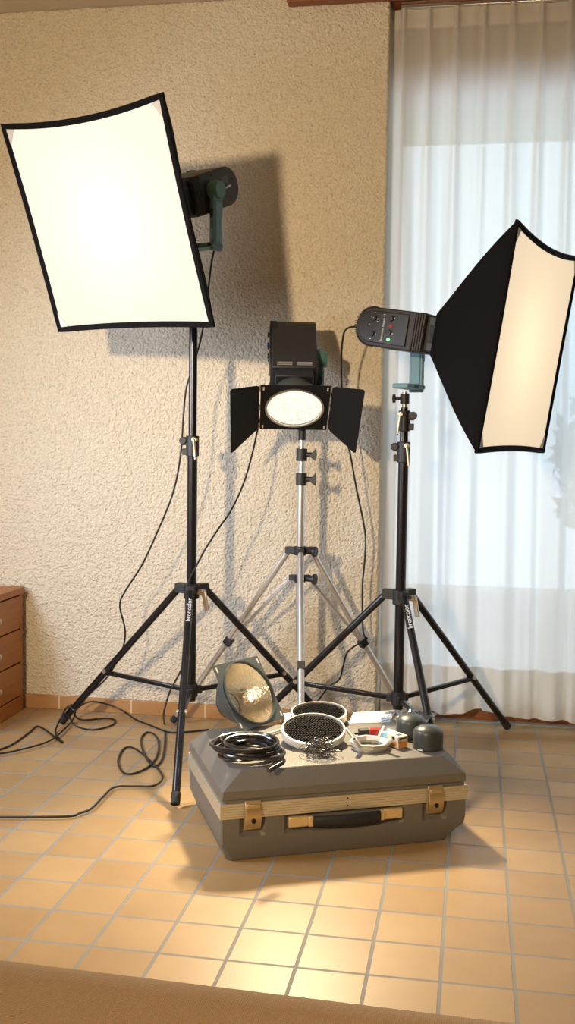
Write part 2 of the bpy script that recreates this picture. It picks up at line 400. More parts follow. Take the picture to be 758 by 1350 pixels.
# window: glass door with a wooden frame
wf = MB(); X0, X1 = XE+.002, XR
for x, ww in ((X0+.02, .04), (.95, .10), (X1-.05, .1)): wf.box((x, 4.19, 1.235), (ww, .06, 2.41))
wf.box(((X0+X1)/2, 4.19, .06), (X1-X0, .07, .12)); wf.box(((X0+X1)/2, 4.19, 2.41), (X1-X0, .06, .07))
win = struct(wf.build('window_1', 'trim_wood', bevel=.003))
MB().box(((X0+X1)/2, 4.19, 1.25), (X1-X0-.1, .006, 2.26)).build('pane', 'glass', win)
struct(MB().box(((XE+XR)/2, 4.128, .004), (XR-XE, .03, .008)).build('trim_3', mat('sill_metal', (.30, .30, .29), .5, .3), bevel=.001))

# outside the glass door
struct(MB().box((.6, 5.25, -.06), (9, 2.0, .1)).build('terrace', 'terrace'))
par = MB(); par.box((.6, 6.2, .08), (9, .18, .22)); par.box((.6, 6.2, .20), (9, .26, .05))
struct(par.build('terrace_wall', 'terrace', bevel=.01))
def foliage(name, c, rad, n, size, label):
    s = MB(); rnd = random.Random(n)
    for _ in range(n):
        th, ph = rnd.uniform(0, 2*PI), math.acos(rnd.uniform(-1, 1)); q = rnd.uniform(.45, 1)
        p = Vector(c)+Vector((rad[0]*q*math.sin(ph)*math.cos(th), rad[1]*q*math.sin(ph)*math.sin(th), rad[2]*q*math.cos(ph)))
        a = Vector([rnd.uniform(-1, 1) for _ in range(3)]).normalized(); b = a.cross(Vector([rnd.uniform(-1, 1) for _ in range(3)])).normalized()
        s.add([p-a*size, p+b*size*.4, p+a*size, p-b*size*.4], [(0, 1, 2, 3)])
    return s
t = thing('garden_bush', 'leafy garden bush standing outside, seen dimly through the sheer curtain', 'bush', (.80, 5.4, 0))
MB().tube(spline([(0, 0, 0), (.03, .02, .35), (-.03, 0, .8)]), .02).build('trunk', 'trim_wood', t)
foliage('f', (0, 0, .98), (.42, .35, .52), 1500, .07, '').build('foliage', 'leaf', t)
# awning over the terrace with hanging valance
t = thing('awning', 'pale green awning hanging outside, above the bright view through the curtain', 'awning', (.6, 4.3, 2.745))
MB().add([(-2.5, .02, 0), (3.5, .02, 0), (3.5, .95, -.10), (-2.5, .95, -.10)], [(0, 1, 2, 3)]).build('canopy', 'awning', t, solid=.006)
MB().add([(-2.5, .95, -.10), (3.5, .95, -.10), (3.5, .95, -.25), (-2.5, .95, -.25)], [(0, 1, 2, 3)]).build('valance', 'awning', t, solid=.005)
MB().cyl((-2.5, .95, -.10), (3.5, .95, -.10), .014).build('front_rail', 'steel', t)

# ------------------------------------------------------------------ curtain
CZ0, CZ1 = .045, 2.655
pleats = [-.352, -.298] + [-.205+.1005*k for k in range(0, 22)]
def curt_pt(x, z, off=0):
    # depth of the fabric; pinched narrow ridges at the top, soft folds lower
    h = min(1, max(0, (z-CZ0)/(CZ1-CZ0))); k = 0
    for p in pleats:
        d = x-p+.012*(1-h)*math.sin(p*37+2*h)
        wd = .006+.022*(1-h)**.6
        k += math.exp(-(d/wd)**2)
    y = 4.035+.020*(1-h)-.026*k*(.55+.45*h) + (.25+.75*(1-h))*(.013*math.sin(x*31+1.7*math.sin(2.1*h+x*3))+.009*math.sin(x*71+2*h+2*math.sin(x*5))+.004*math.sin(x*131+4*h))
    return y+off
def curtain_mesh(z0, z1, nx, nz, off=0, wav=0):
    s = MB(); xs = [-.356+(XR-.05+.356)*i/nx for i in range(nx+1)]
    xs = []
    x = -.356
    while x < XR-.03: xs.append(x); x += .0055 if x < .75 else .02
    for j in range(nz+1):
        h = j/nz
        for x in xs:
            zb = z0+(.012*math.sin(x*9+.5)+.009*math.sin(x*23) + .012*(x<.05))*(1-h)*wav
            z = zb+(z1-zb)*h
            hh = (z-CZ0)/(CZ1-CZ0)
            ed = max(0, 1-(x+.356)/.12)           # left edge hangs slightly inwards below the middle
            xx = x+ed*(.030*max(0, 1-abs(hh)/.45) - .0*hh) + .006*(1-hh)*math.sin(x*40+hh*3)
            s.v.append((xx, curt_pt(x, z, off), z))
    n = len(xs)
    for j in range(nz):
        for i in range(n-1): s.f.append((j*n+i, j*n+i+1, (j+1)*n+i+1, (j+1)*n+i))
    return s
t = thing('curtain', 'sheer white floor-length curtain with pinch pleats hanging before the glass door', 'curtain', (0, 0, 0))
curtain_mesh(CZ0, CZ1, 400, 50, 0, 1).build('curtain_cloth', 'curtain', t, angle=180)
curtain_mesh(CZ1-.055, CZ1+.012, 400, 3, .0015).build('heading_tape', 'curtain_hem', t, angle=180)
curtain_mesh(CZ0, .235, 400, 6, .0015, 1).build('hem', 'curtain_hem', t, angle=180)
hk = MB()
tag(MB().box(((XE+XR)/2+.01, 4.030, 2.674), (XR-XE-.05, .022, .014)).build('curtain_rail', 'steel', bevel=.002), 'slim metal curtain rail under the wooden board at the ceiling', 'curtain rail')

# ------------------------------------------------------------------ chest of drawers
XC, CY0, CY1, CH = -1.738, 3.42, 3.925, .494
t = thing('chest_of_drawers', 'reddish brown wooden chest of drawers at the left edge, in the corner', 'chest', (XC, (CY0+CY1)/2, 0))
hy = (CY1-CY0)/2
b = MB().box((-.25, 0, CH-.013), (.50, 2*hy, .026))
b.box((-.255, -hy+.012, CH/2-.013), (.49, .024, CH-.026)).box((-.255, hy-.012, CH/2-.013), (.49, .024, CH-.026))
b.box((-.49, 0, CH/2), (.012, 2*hy-.04, CH-.04)).box((-.015, 0, .03), (.02, 2*hy-.048, .058))
b.build('body', 'chest_wood', t, bevel=.002)
zt = CH-.030; dh = (zt-.062)/3
for k in range(3):
    zc = zt-dh*(k+.5)
    d = MB().box((-.016, 0, zc), (.020, 2*hy-.056, dh-.006)); d.box((-.2, 0, zc-.01), (.34, 2*hy-.08, dh-.04))
    dr = d.build('drawer', 'chest_wood', t, bevel=.0015)
    MB().lathe([(.004, 0), (.004, .010), (.010, .014), (.011, .020), (.006, .024)], 20, Matrix.Rotation(PI/2, 3, 'Y'), (-.006, 0, zc)).build('knob', 'brass', dr)

# ------------------------------------------------------------------ black light stands
def black_stand(name, label, c, angs, top, clutches, txt_leg, lever_side, spig):
    t = thing(name, label, 'light stand', (c[0], c[1], 0), group=None)
    HZ, RF = .566, .586
    z1 = clutches[0]
    MB().cyl((0, 0, .175), (0, 0, z1), .0172, n=28).build('lower_pole', 'black_metal', t)
    MB().cyl((0, 0, z1-.02), (0, 0, (clutches[1] if len(clutches) > 1 else top)), .0142, n=28).build('upper_pole', 'black_metal', t)
    if len(clutches) > 1: MB().cyl((0, 0, clutches[1]-.02), (0, 0, top), .0115, n=24).build('inner_pole', 'black_metal', t)
    # hub
    h = MB().cyl((0, 0, HZ-.03), (0, 0, HZ+.022), .027, n=28)
    for a in angs:
        d = Vector((math.cos(a), math.sin(a), 0)); h.bar(Vector((0, 0, HZ+.004)), d*.062+Vector((0, 0, HZ+.004)), .034, .030)
    h.build('hub', 'black_plastic', t, bevel=.003)
    lv = MB(); q = Vector((math.cos(lever_side), math.sin(lever_side), 0)); p = q*.042+Vector((0, 0, HZ-.004))
    lv.cyl(p-q*.02, p+q*.014, .010); lv.bar(p+q*.010+Vector((0, 0, .004)), p+q*.018+Vector((.004, 0, -.062)), .016, .010, up=q)
    lv.build('hub_lever', 'brass', t, bevel=.002)
    for i, a in enumerate(angs):
        d = Vector((math.cos(a), math.sin(a), 0)); A = d*.055+Vector((0, 0, HZ)); F = d*RF+Vector((0, 0, .014))
        g = MB().cyl(A, F, .0125, n=20); leg = g.build('leg', 'black_metal', t)
        dd = (F-A).normalized()
        MB().cyl(F-dd*.035, F+dd*.0, .0145, n=20).build('rubber_foot', 'rubber', leg)
        J = A.lerp(F, .60); bs = d*.028+Vector((0, 0, .212)); sd = Vector((-d.y, d.x, 0))*.0
        br = MB().bar(J+Vector((0, 0, -.006)), bs, .016, .016); br.build('brace', 'black_metal', t, bevel=.003)
        rv = MB().cyl(J+Vector((-d.y, d.x, 0))*.016, J-Vector((-d.y, d.x, 0))*.016, .008, n=12); rv.build('rivet', 'steel', leg)
        if i == txt_leg:
            # lettering on the side that faces into the room
            C0 = A.lerp(F, .105); view = (Vector((0, 0, 1.12))-Vector((c[0], c[1], 0))-C0); ax = -dd
            nn = (view-ax*view.dot(ax)).normalized(); yy = nn.cross(ax)
            lettering('broncolor', .023, frame(ax, yy, nn, C0+nn*.0128), leg)
    # spreader collar
    s = MB().cyl((0, 0, .190), (0, 0, .235), .024, n=24)
    for a in angs:
        d = Vector((math.cos(a), math.sin(a), 0)); s.bar(Vector((0, 0, .212)), d*.040+Vector((0, 0, .212)), .026, .022)
    s.build('spreader_collar', 'black_plastic', t, bevel=.002)
    # clutches
    for k, z in enumerate(clutches):
        r = .0225-.003*k; sgn = 1 if k == 0 else -1
        g = MB().cyl((0, 0, z-.035), (0, 0, z+.035), r, n=24); g.box((-.024*sgn, -.004, z+.016), (.020, .022, .028)); g.box((-.024*sgn, -.004, z-.020), (.018, .022, .022))
        g.cyl((-.030*sgn, -.02, z+.018), (-.030*sgn, .014, z+.018), .013)
        g.build('clutch', 'black_plastic', t, bevel=.002)
        l = MB(); l.cyl((.012*sgn, -.030, z+.022), (.012*sgn, -.005, z+.022), .009)
        l.bar((.012*sgn, -.030, z+.026), (.020*sgn, -.034, z-.046), .016, .007, up=(0, 1, 0)); l.build('clutch_lever', 'brass', t, bevel=.002)
    # spigot under the head
    g = MB().cyl((0, 0, top-.002), (0, 0, top+spig), .0085); g.build('spigot', 'brass', t)
    g = MB().cyl((0, 0, top+.012), (0, 0, top+.046), .0155); g.cyl((-.014, 0, top+.030), (-.034, 0, top+.030), .006)
    for k in range(4):
        a = k*PI/2+.3; g.cyl((-.036, 0, top+.030), (-.036, .014*math.cos(a), top+.030+.014*math.sin(a)), .0055, n=10)
    g.cyl((-.030, 0, top+.030), (-.042, 0, top+.030), .009)
    g.build('clamp_knob', 'black_plastic', t, bevel=.0015)
    return t
LP = Vector((-.956, 3.546, 0)); RP = Vector((-.236, 3.60, 0)); CP = Vector((-.600, 3.70, 0))
def ang(p, c): return math.atan2(p[1]-c[1], p[0]-c[0])
aL = ang((-1.509, 3.738), LP); aF = ang((-.846, 2.971), LP)
black_stand('light_stand', 'black tripod light stand at left under the big square softbox, cable hanging beside it', LP,
            [aL, aF, ang((-.513, 3.929), LP)], 1.665, [1.065], 1, -.35, .052)
black_stand('light_stand', 'black tripod light stand at right, before the curtain, under the side-turned softbox', RP,
            [math.radians(48.7), math.radians(168.7), math.radians(-71.3)], 1.205, [1.055, 1.160], 2, -.35, .052)

# ------------------------------------------------------------------ silver stand in the middle
t = thing('light_stand', 'silver aluminium tripod light stand in the middle with black collars', 'light stand', CP)
HZ = .70
def wing(g, x, z, k=.8):
    g.cyl((x, 0, z), (x+.030, -.004, z), .009)
    g.add([(x+.016, -.014, z-.005), (x+.040, -.014, z+.030*k), (x+.043, -.014, z+.002), (x+.040, -.014, z-.028*k),
           (x+.016, -.004, z-.005), (x+.040, -.004, z+.030*k), (x+.043, -.004, z+.002), (x+.040, -.004, z-.028*k)],
          [(0, 1, 2, 3), (7, 6, 5, 4), (0, 4, 5, 1), (1, 5, 6, 2), (2, 6, 7, 3), (3, 7, 4, 0)])
MB().cyl((0, 0, .36), (0, 0, .945), .0135, n=28).build('lower_pole', 'alu_tube', t)
MB().cyl((0, 0, .93), (0, 0, 1.035), .0112, n=24).build('upper_pole', 'alu_tube', t)
MB().cyl((0, 0, 1.03), (0, 0, 1.135), .0090, n=24).build('inner_pole', 'alu_tube', t)
for z in (.952, 1.038):
    g = MB().cyl((0, 0, z-.022), (0, 0, z+.022), .0195, n=24); wing(g, .012, z); g.build('clutch', 'black_plastic', t, bevel=.0015)
MB().cyl((0, 0, 1.09), (0, 0, 1.14), .0130).cyl((0, 0, 1.13), (0, 0, 1.20), .007).build('adapter', 'black_plastic', t, bevel=.002)
fl = [(-1.105, 3.841), (-.505, 3.205), (-.215, 4.01)]
hb = MB().cyl((0, 0, HZ-.018), (0, 0, HZ+.014), .022, n=24); hl = MB().cyl((0, 0, HZ-.115), (0, 0, HZ-.088), .020, n=24)
for i, F in enumerate(fl):
    d = Vector((F[0]-CP.x, F[1]-CP.y, 0)); L = d.length; d.normalize()
    hb.bar(Vector((0, 0, HZ-.002)), d*.055+Vector((0, 0, HZ-.002)), .024, .026)
    hl.bar(Vector((0, 0, HZ-.10)), d*.040+Vector((0, 0, HZ-.10)), .020, .020)
    A = d*.048+Vector((0, 0, HZ-.008)); E = d*L+Vector((0, 0, .012))
    leg = MB().cyl(A, E, .0108, n=20).build('leg', 'alu_tube', t)
    dd = (E-A).normalized(); MB().cyl(E-dd*.03, E, .0125).build('rubber_foot', 'rubber', leg)
    J = A.lerp(E, .50)
    MB().bar(d*.036+Vector((0, 0, HZ-.102)), J+Vector((0, 0, -.010)), .011, .011).build('brace', 'alu_tube', t, bevel=.001)
    MB().bar(J-dd*.014+Vector((0, 0, -.007)), J+dd*.016+Vector((0, 0, -.007)), .030, .026).build('leg_clamp', 'black_plastic', leg, bevel=.002)
for g, z in ((hb, HZ-.002), (hl, HZ-.10)):
    g.cyl((.022, -.01, z), (.060, -.02, z), .010); g.cyl((.050, -.018, z), (.060, -.021, z), .019, n=14)
hb.build('hub', 'black_plastic', t, bevel=.002); hl.build('brace_collar', 'black_plastic', t, bevel=.002)

# ------------------------------------------------------------------ flash heads (local: forward -Y, panel side -X, up Z)
def pose(a, b, c):
    N = Vector((math.sin(a)*math.cos(b), -math.cos(a)*math.cos(b), math.sin(b)))
    X = Vector((math.cos(a), math.sin(a), 0)); Z = X.cross(-N)
    if Z.z < 0: Z = -Z
    X2 = math.cos(c)*X+math.sin(c)*Z; Z2 = -math.sin(c)*X+math.cos(c)*Z
    return Matrix((X2, -N, Z2)).transposed(), X2, Z2, N
def stadium(y0, y1, h, n=14, top=0):
    # outline in (y, z): flat front at y0 (negative), rounded rear reaching y1
    r = h; out = [(y0, -h), (y1-r, -h)]
    out += [(y1-r+r*math.sin(PI*k/n), -r*math.cos(PI*k/n)) for k in range(1, n)]
    out += [(y1-r, h), (y0, h)]
    return out
def flash_head(label, pivot, R, wid=.165, led=True):
    t = thing('flash_head', label, 'studio flash', pivot, R)
    hx = wid/2; h = .064; YB, YFt = .150, -.098
    b = MB().prism(stadium(YFt, YB, h, 22), lambda y, z, k: Vector((-hx+.004+k, y, z)), wid-.008)
    b.build('body', 'head_plastic', t, bevel=.004)
    # ribs round the rear edge on the panel side and bellows ribs at the front
    rb = MB(); n = 34
    for k in range(n+1):
        a = PI*k/n; p = Vector((-hx+.012, YB-h+(h+.0005)*math.sin(a), -(h+.0005)*math.cos(a)))
        rb.bar(p-Vector((.012, 0, 0)), p+Vector((.012, 0, 0)), .004, .0028, up=(0, math.sin(a), -math.cos(a)))
    rb.build('rear_ribs', 'head_plastic', t)
    fr = MB()
    for sx in (-1, 1):
        for k in range(5): fr.box((sx*(hx-.003), YFt+.004+k*.0085, 0), (.006, .005, 2*h-.004))
    fr.each('rib', 'head_plastic', t, bevel=.0015)
    MB().box((0, YFt-.016, 0), (wid-.035, .034, 2*h-.016)).build('neck', 'black_plastic', t, bevel=.003)
    # vents on the underside, rear and top
    vt = MB()
    for sx in (-.034, .034):
        for k in range(3): vt.box((sx, YFt+.012+k*.0055, h+.0002), (.052, .0022, .0016))
    vt.each('vent_slot', 'vent_light', t)
    # control panel on the -X side
    pn = MB().prism(stadium(YFt+.058, YB-.011, h-.012), lambda y, z, k: Vector((-hx-.002+k, y, z)), .007)
    pp = pn.build('control_panel', 'panel_plastic', t, bevel=.002)
    def P(y, z, o=0): return Vector((-hx-.0025-o, y, z))
    kn = MB()
    for y, z in ((.083, .028), (.083, -.024), (.022, .032), (.022, -.014)):
        kn.cyl(P(y, z), P(y, z, .007), .0095, .0085, n=20)
    kn.each('dial', 'black_plastic', pp, bevel=.001)
    mk = MB()
    for y, z, a, c in ((.083, .028, .002, .002), (.094, .031, .002, .003), (.098, .005, .004, .002), (.083, .046, .002, .004), (.070, .026, .004, .003), (.070, .018, .004, .002),
                       (.086, -.022, .005, .005), (.087, -.040, .004, .004), (.070, -.024, .003, .002), (.010, .034, .003, .004), (.010, -.016, .003, .004)):
        mk.box(P(y, z, .0075 if abs(y-.083) < .004 and abs(abs(z)-.026) < .004 else .0005), (.0008, a, c))
    mk.each('dial_mark', 'white_ink', pp)
    MB().box(P(.020, .008, .0008), (.001, .012, .007), Matrix.Rotation(.7, 3, 'X')).box(P(.020, .008, .0008), (.001, .012, .007), Matrix.Rotation(-.7, 3, 'X')).build('warning_mark', 'red_ink', pp)
    MB().cyl(P(.020, -.036), P(.020, -.036, .005), .0052, n=16).build('ready_lamp', 'green_led' if led else 'teal_dark', pp)
    # name reads upward along the panel
    lettering('Broncolor Impact 41', .0108, frame((0, 0, 1), (0, 1, 0), (-1, 0, 0), P(.047, 0, .0006)), pp)
    # plain side: type label
    tb = MB()
    for k in range(5): tb.box((hx-.0035, .078, .012+k*.005), (.001, .034-.004*(k % 2), .0016))
    MB().box((hx-.0035, .082, -.003), (.001, .044, .0048), Matrix.Rotation(.12, 3, 'X')).build('type_mark', 'white_ink', t)
    tb.build('type_label', mat('dim_ink', (.20, .19, .18), .6), t)
    sw = MB()
    for y, z in ((.012, .05), (.118, .020)): sw.cyl((hx-.006, y, z), (hx-.0025, y, z), .004, n=12)
    sw.each('screw', 'dark', t)
    return t
def bracket(t, R, pivot, brk):
    # yoke arm hangs vertically in the world from the pivot on the +X side, foot plate reaches under the body
    hx = .165/2
    Xw = (R @ Vector((1, 0, 0))); Xh = Vector((Xw.x, Xw.y, 0)).normalized(); Yh = Vector((-Xh.y, Xh.x, 0))
    inv = R.transposed()
    def L(x, y, z): return inv @ (Xh*x+Yh*y+Vector((0, 0, z)))
    RR = inv @ Matrix((Xh, Yh, Vector((0, 0, 1)))).transposed()
    b = MB()
    xo = hx+.013
    b.box(L(xo, 0, -brk/2-.012), (.018, .050, brk-.026+.024), RR)
    b.box(L(xo, 0, -brk/2-.010), (.024, .036, brk-.05), RR)
    b.box(L(xo/2-.016, 0, -brk+.006), (xo+.050, .058, .016), RR)
    o = b.build('bracket', 'teal', t, bevel=.004)
    k = MB(); Rk = inv @ Matrix((Yh, Vector((0, 0, 1)), Xh)).transposed()
    k.lathe([(.034, hx-.002), (.034, hx+.018), (.031, hx+.023), (.029, hx+.032), (.0275, hx+.034), (.0265, hx+.032)], 32, Rk)
    k.build('pivot_knob', mat('teal_knob', (.085, .20, .19), .5), t)
    g = MB()
    for i in range(5): g.box(L(.012+i*.008, -.0295, -brk+.006), (.003, .003, .012), RR)
    g.build('bracket_grip', 'teal_dark', o)
    MB().box(L(xo, -.0255, -.078), (.012, .002, .03), RR).build('bracket_slot', 'teal_dark', o)
    MB().box(L(xo-.004, -.030, -brk+.006), (.012, .003, .010), RR).build('bracket_lock', 'teal_dark', o)
    return o

def softbox(label, pivot, R, S, D, dmat):
    t = thing('softbox', label, 'softbox', pivot, R)
    n = 16; sag = .024*S/.66; hs = S/2; yF = -D; yR = -.128; rr = .066
    def edge(h, sg):
        out = []
        cs = [(-h, -h), (h, -h), (h, h), (-h, h)]; nrm = [(0, 1), (-1, 0), (0, -1), (1, 0)]
        for e in range(4):
            a, b = cs[e], cs[(e+1) % 4]; q = nrm[e]; L = []
            for i in range(n+1):
                u = i/n; k = 4*u*(1-u)*sg*(1.0 if e == 2 else .35 if e == 0 else .25); L.append((a[0]+(b[0]-a[0])*u+q[0]*k, a[1]+(b[1]-a[1])*u+q[1]*k))
            out.append(L)
        return out
    E0 = edge(hs, sag); E1 = edge(rr, 0)
    for e in range(4):
        s = MB(); J = 10
        for j in range(J+1):
            q = j/J
            for i in range(n+1):
                u = i/n; x = E0[e][i][0]*(1-q)+E1[e][i][0]*q; z = E0[e][i][1]*(1-q)+E1[e][i][1]*q
                bow = 1+.035*math.sin(PI*q); dip = 1-.05*math.sin(PI*q)*4*u*(1-u)
                s.v.append((x*bow*dip, yF*(1-q)+yR*q, z*bow*dip))
        for j in range(J):
            for i in range(n): s.f.append((j*(n+1)+i, j*(n+1)+i+1, (j+1)*(n+1)+i+1, (j+1)*(n+1)+i))
        s.build('side_panel', 'fabric_black', t, solid=.004, angle=60)
    # black rim: outer tube with flat lip in front of the cloth
    loop = [p for L in E0 for p in L[:-1]]
    s = MB().tube([(x, yF, z) for x, z in loop], .0065, n=8, closed=True)
    Ei = edge(hs-.013, sag*.98); li = [p for L in Ei for p in L[:-1]]; N = len(loop)
    s.add([(x, yF-.003, z) for x, z in loop]+[(x, yF-.003, z) for x, z in li]+[(x, yF+.001, z) for x, z in loop]+[(x, yF+.001, z) for x, z in li],
          [(i, (i+1) % N, N+(i+1) % N, N+i) for i in range(N)]+[(2*N+i, 2*N+(i+1) % N, 3*N+(i+1) % N, 3*N+i) for i in range(N)]+[(N+i, N+(i+1) % N, 3*N+(i+1) % N, 3*N+i) for i in range(N)])
    s.build('rim', 'fabric_black', t)
    # cloth, gridded by mapping the square onto the concave outline
    G = 24; s = MB(); hh = hs-.004
    for j in range(G+1):
        for i in range(G+1):
            u, v = i/G, j/G; x = (2*u-1)*hh; z = (2*v-1)*hh
            kx = .25*sag*4*v*(1-v); kz = (1.0 if v > .5 else .35)*sag*4*u*(1-u)
            x2 = x*(1-kx/hh); z2 = z*(1-kz/hh)
            s.v.append((x2, yF+.002+.012*math.sin(PI*u)*math.sin(PI*v), z2))
    for j in range(G):
        for i in range(G): s.f.append((j*(G+1)+i, j*(G+1)+i+1, (j+1)*(G+1)+i+1, (j+1)*(G+1)+i))
    s.build('diffuser_cloth', dmat, t, angle=180)
    g = MB(); q = hs-.012; k = .050
    for sx in (-1, 1):
        for sz in (-1, 1):
            a = [(sx*q, yF-.0015, sz*q), (sx*(q-k*.72), yF-.0015, sz*(q-.003)), (sx*(q-.003), yF-.0015, sz*(q-k))]
            b2 = [(x, yF+.0005, z) for x, _, z in a]
            g.add(a+b2, [(0, 1, 2), (5, 4, 3), (0, 3, 4, 1), (1, 4, 5, 2), (2, 5, 3, 0)])
    g.each('corner_patch', 'gusset', t)
    MB().lathe([(.060, -.018), (.072, -.018), (.072, .002), (.060, .002)], 8, Matrix.Rotation(PI/2, 3, 'X')@Matrix.Rotation(PI/8, 3, 'Z'), (0, yR+.0, 0), closed=True).build('speed_ring', 'rubber', t)
    return t

def lamp_inside(name, pos, energy, color, r=.03):
    l = bpy.data.lights.new(name, 'POINT'); l.energy = energy; l.color = color; l.shadow_soft_size = r
    o = bpy.data.objects.new(name, l); col.objects.link(o); o.location = pos

SB = .663
# A: left softbox
RA, XA, ZA, NA = pose(-.44, -.385, -.021)
pA = Vector((LP.x, LP.y, 1.916))
hA = flash_head('dark grey flash head with blue-green arm, behind the big glowing softbox at left', pA, RA); bracket(hA, RA, pA, .187)
softbox('large square softbox glowing bright white on the left stand, facing the viewer', pA, RA, SB, .449, 'diff_a')
lamp_inside('modelling_lamp', pA+NA*.15, 2.6, (1.0, .84, .60))
# B: right softbox
RB, XB, ZB, NB = pose(1.219, -.151, -.010)
pB = Vector((RP.x, RP.y, 1.457))
hB = flash_head('dark flash head with a lit green lamp on its control panel, before the curtain', pB, RB); bracket(hB, RB, pB, .187)
softbox('black square softbox turned to the right with a warm cream front, before the curtain', pB, RB, SB, .434, 'diff_b')
lamp_inside('modelling_lamp', pB+NB*.15, 1.7, (1.0, .76, .46))
# C: middle head pointing down, with reflector and barn doors
RC, XC_, ZC_, NC = pose(.21, -math.radians(52), 0.0)
pC = Vector((CP.x-.034, CP.y, 1.375))
hC = flash_head('dark flash head on the silver stand, tipped down, with lit reflector and two barn doors', pC, RC, led=False); bracket(hC, RC, pC, .187)
def reflector_parts(t, y0, y1, lens, parent_name=None):
    # bowl opening towards -Y; y0 rear, y1 mouth
    Rm = Matrix.Rotation(PI/2, 3, 'X')   # local z -> -y
    d = y0-y1
    prof = [(.046, 0), (.058, .010), (.076, d*.35), (.092, d*.68), (.1015, d)]
    outer = [(r, h) for r, h in prof]; inner = [(r-.003, h+(.003 if h == 0 else 0)) for r, h in prof][::-1]
    b = MB().lathe(outer+inner, 48, Rm, (0, y0, 0), closed=True); b.build('reflector_bowl', 'refl_shell', t)
    return d
def flange(t, y, hs, hole, name='front_plate', slots=True, material='refl_shell'):
    n = 48; s = MB(); V = []
    for th in (0, .003):
        for k in range(n):
            a = 2*PI*k/n; V.append((hole*math.cos(a), y-th, hole*math.sin(a)))
        for k in range(n):
            a = 2*PI*k/n; m_ = max(abs(math.cos(a)), abs(math.sin(a))); V.append((hs*math.cos(a)/m_, y-th, hs*math.sin(a)/m_))
    F = []
    for k in range(n):
        j = (k+1) % n
        F += [(k, j, n+j, n+k), (2*n+k, 3*n+k, 3*n+j, 2*n+j), (k, 2*n+k, 2*n+j, j), (n+k, n+j, 3*n+j, 3*n+k)]
    s.add(V, F); o = s.build(name, material, t)
    if slots:
        g = MB()
        for sx in (-1, 1):
            for sz in (-1, 1): g.box((sx*(hs-.010), y-.0036, sz*(hs-.016)), (.005, .0012, .016))
        g.each('slot', 'ring_white', o)
    return o
reflector_parts(hC, -.125, -.222, True)
HS = .1165
flange(hC, -.222, HS, .0995, material='barn')
Rm = Matrix.Rotation(PI/2, 3, 'X')
MB().lathe([(.1005, 0), (.1005, .006), (.094, .006), (.094, 0)], 48, Rm, (0, -.2225, 0), closed=True).build('mouth_ring', 'steel', hC)
MB().lathe([(.094, 0), (.080, .0035), (.050, .006), (.015, .0075)], 48, Rm, (0, -.220, 0)).build('lens', 'lens', hC)
for s_, phi in ((-1, math.radians(36)), (1, math.radians(32))):
    Lw = .118
    def T(u, v, k, s_=s_, phi=phi):
        return Vector((s_*(HS+.004+u*math.cos(phi)-k*math.sin(phi)), -.222-u*math.sin(phi)-k*math.cos(phi), v))
    MB().prism([(0, -.104), (0, .104), (.010, .118), (Lw-.006, .170), (Lw, .164), (Lw, -.164), (Lw-.006, -.170), (.010, -.118)], T, .0016).build('barn_door', 'barn', hC)
    h = MB()
    for v in (-.098, 0, .098): h.cyl((s_*(HS+.002), -.2235, v-.012), (s_*(HS+.002), -.2235, v+.012), .0035, n=10)
    h.build('hinge', 'steel', hC)
sp_ = bpy.data.lights.new('reflector_spot', 'SPOT'); sp_.energy = 190; sp_.color = (1.0, .80, .52); sp_.spot_size = math.radians(80); sp_.spot_blend = 1.0; sp_.shadow_soft_size = .06
so = bpy.data.objects.new('reflector_spot', sp_); col.objects.link(so); so.location = pC+NC*.238; so.rotation_euler = NC.to_track_quat('-Z', 'Y').to_euler()

# ------------------------------------------------------------------ the hard case
CO = Vector((-.619, 2.605, 0)); cu = Vector((math.cos(.444), math.sin(.444), 0)); cv = Vector((-cu.y, cu.x, 0))
CW, CD, HT = .688, .462, .234
Rc = Matrix((cu, cv, Vector((0, 0, 1)))).transposed()
t = thing('equipment_case', 'grey hard-shell equipment case with metal band and black handle, lying on the tiles', 'case', CO, Rc)
def octo(ix0, ix1, iy0, iy1, z, ch=.03):
    x0, x1, y0, y1 = ix0, CW-ix1, iy0, CD-iy1
    return [Vector(p) for p in ((x0+ch, y0, z), (x1-ch, y0, z), (x1, y0+ch, z), (x1, y1-ch, z), (x1-ch, y1, z), (x0+ch, y1, z), (x0, y1-ch, z), (x0, y0+ch, z))]
# lower shell, front wall with pockets is made of stacked outlines where pockets indent the front edge
def front_outline(z, inset, pocket, ins_e):
    # closed outline; pocket depth along the front
    x0, x1, y0, y1 = ins_e*.35, CW-ins_e, inset, CD-inset
    ch = .004 if z > .04 else .012
    P = [(.048, .118), (.168, .505), (.558, .630)]
    out = [(x0+ch, y0)]
    for a, b in P:
        d = pocket
        out += [(a, y0), (a+.012, y0+d), (b-.012, y0+d), (b, y0)]
    out += [(x1-ch, y0), (x1, y0+ch), (x1, y1-ch), (x1-ch, y1), (x0+ch, y1), (x0, y1-ch), (x0, y0+ch)]
    return [Vector((x, y, z)) for x, y in out]
MB().loft([front_outline(.002, .012, 0, .055), front_outline(.012, .008, 0, .046), front_outline(.050, 0, 0, .004), front_outline(.066, 0, 0, 0), front_outline(.074, 0, .011, 0), front_outline(.119, 0, .011, 0)]).build('lower_shell', 'case', t, angle=25)
# lid
def lid_ring(z, e, f, ch): return octo(e, e, f, f, z, ch)
MB().loft([lid_ring(.157, .003, .003, .004), lid_ring(.164, .004, .004, .004), lid_ring(.168, .0, .0, .004), lid_ring(.190, .001, .001, .004), lid_ring(HT-.002, .030, .031, .028), lid_ring(HT, .033, .034, .028)]).build('lid', 'case', t, bevel=.0012, angle=20)
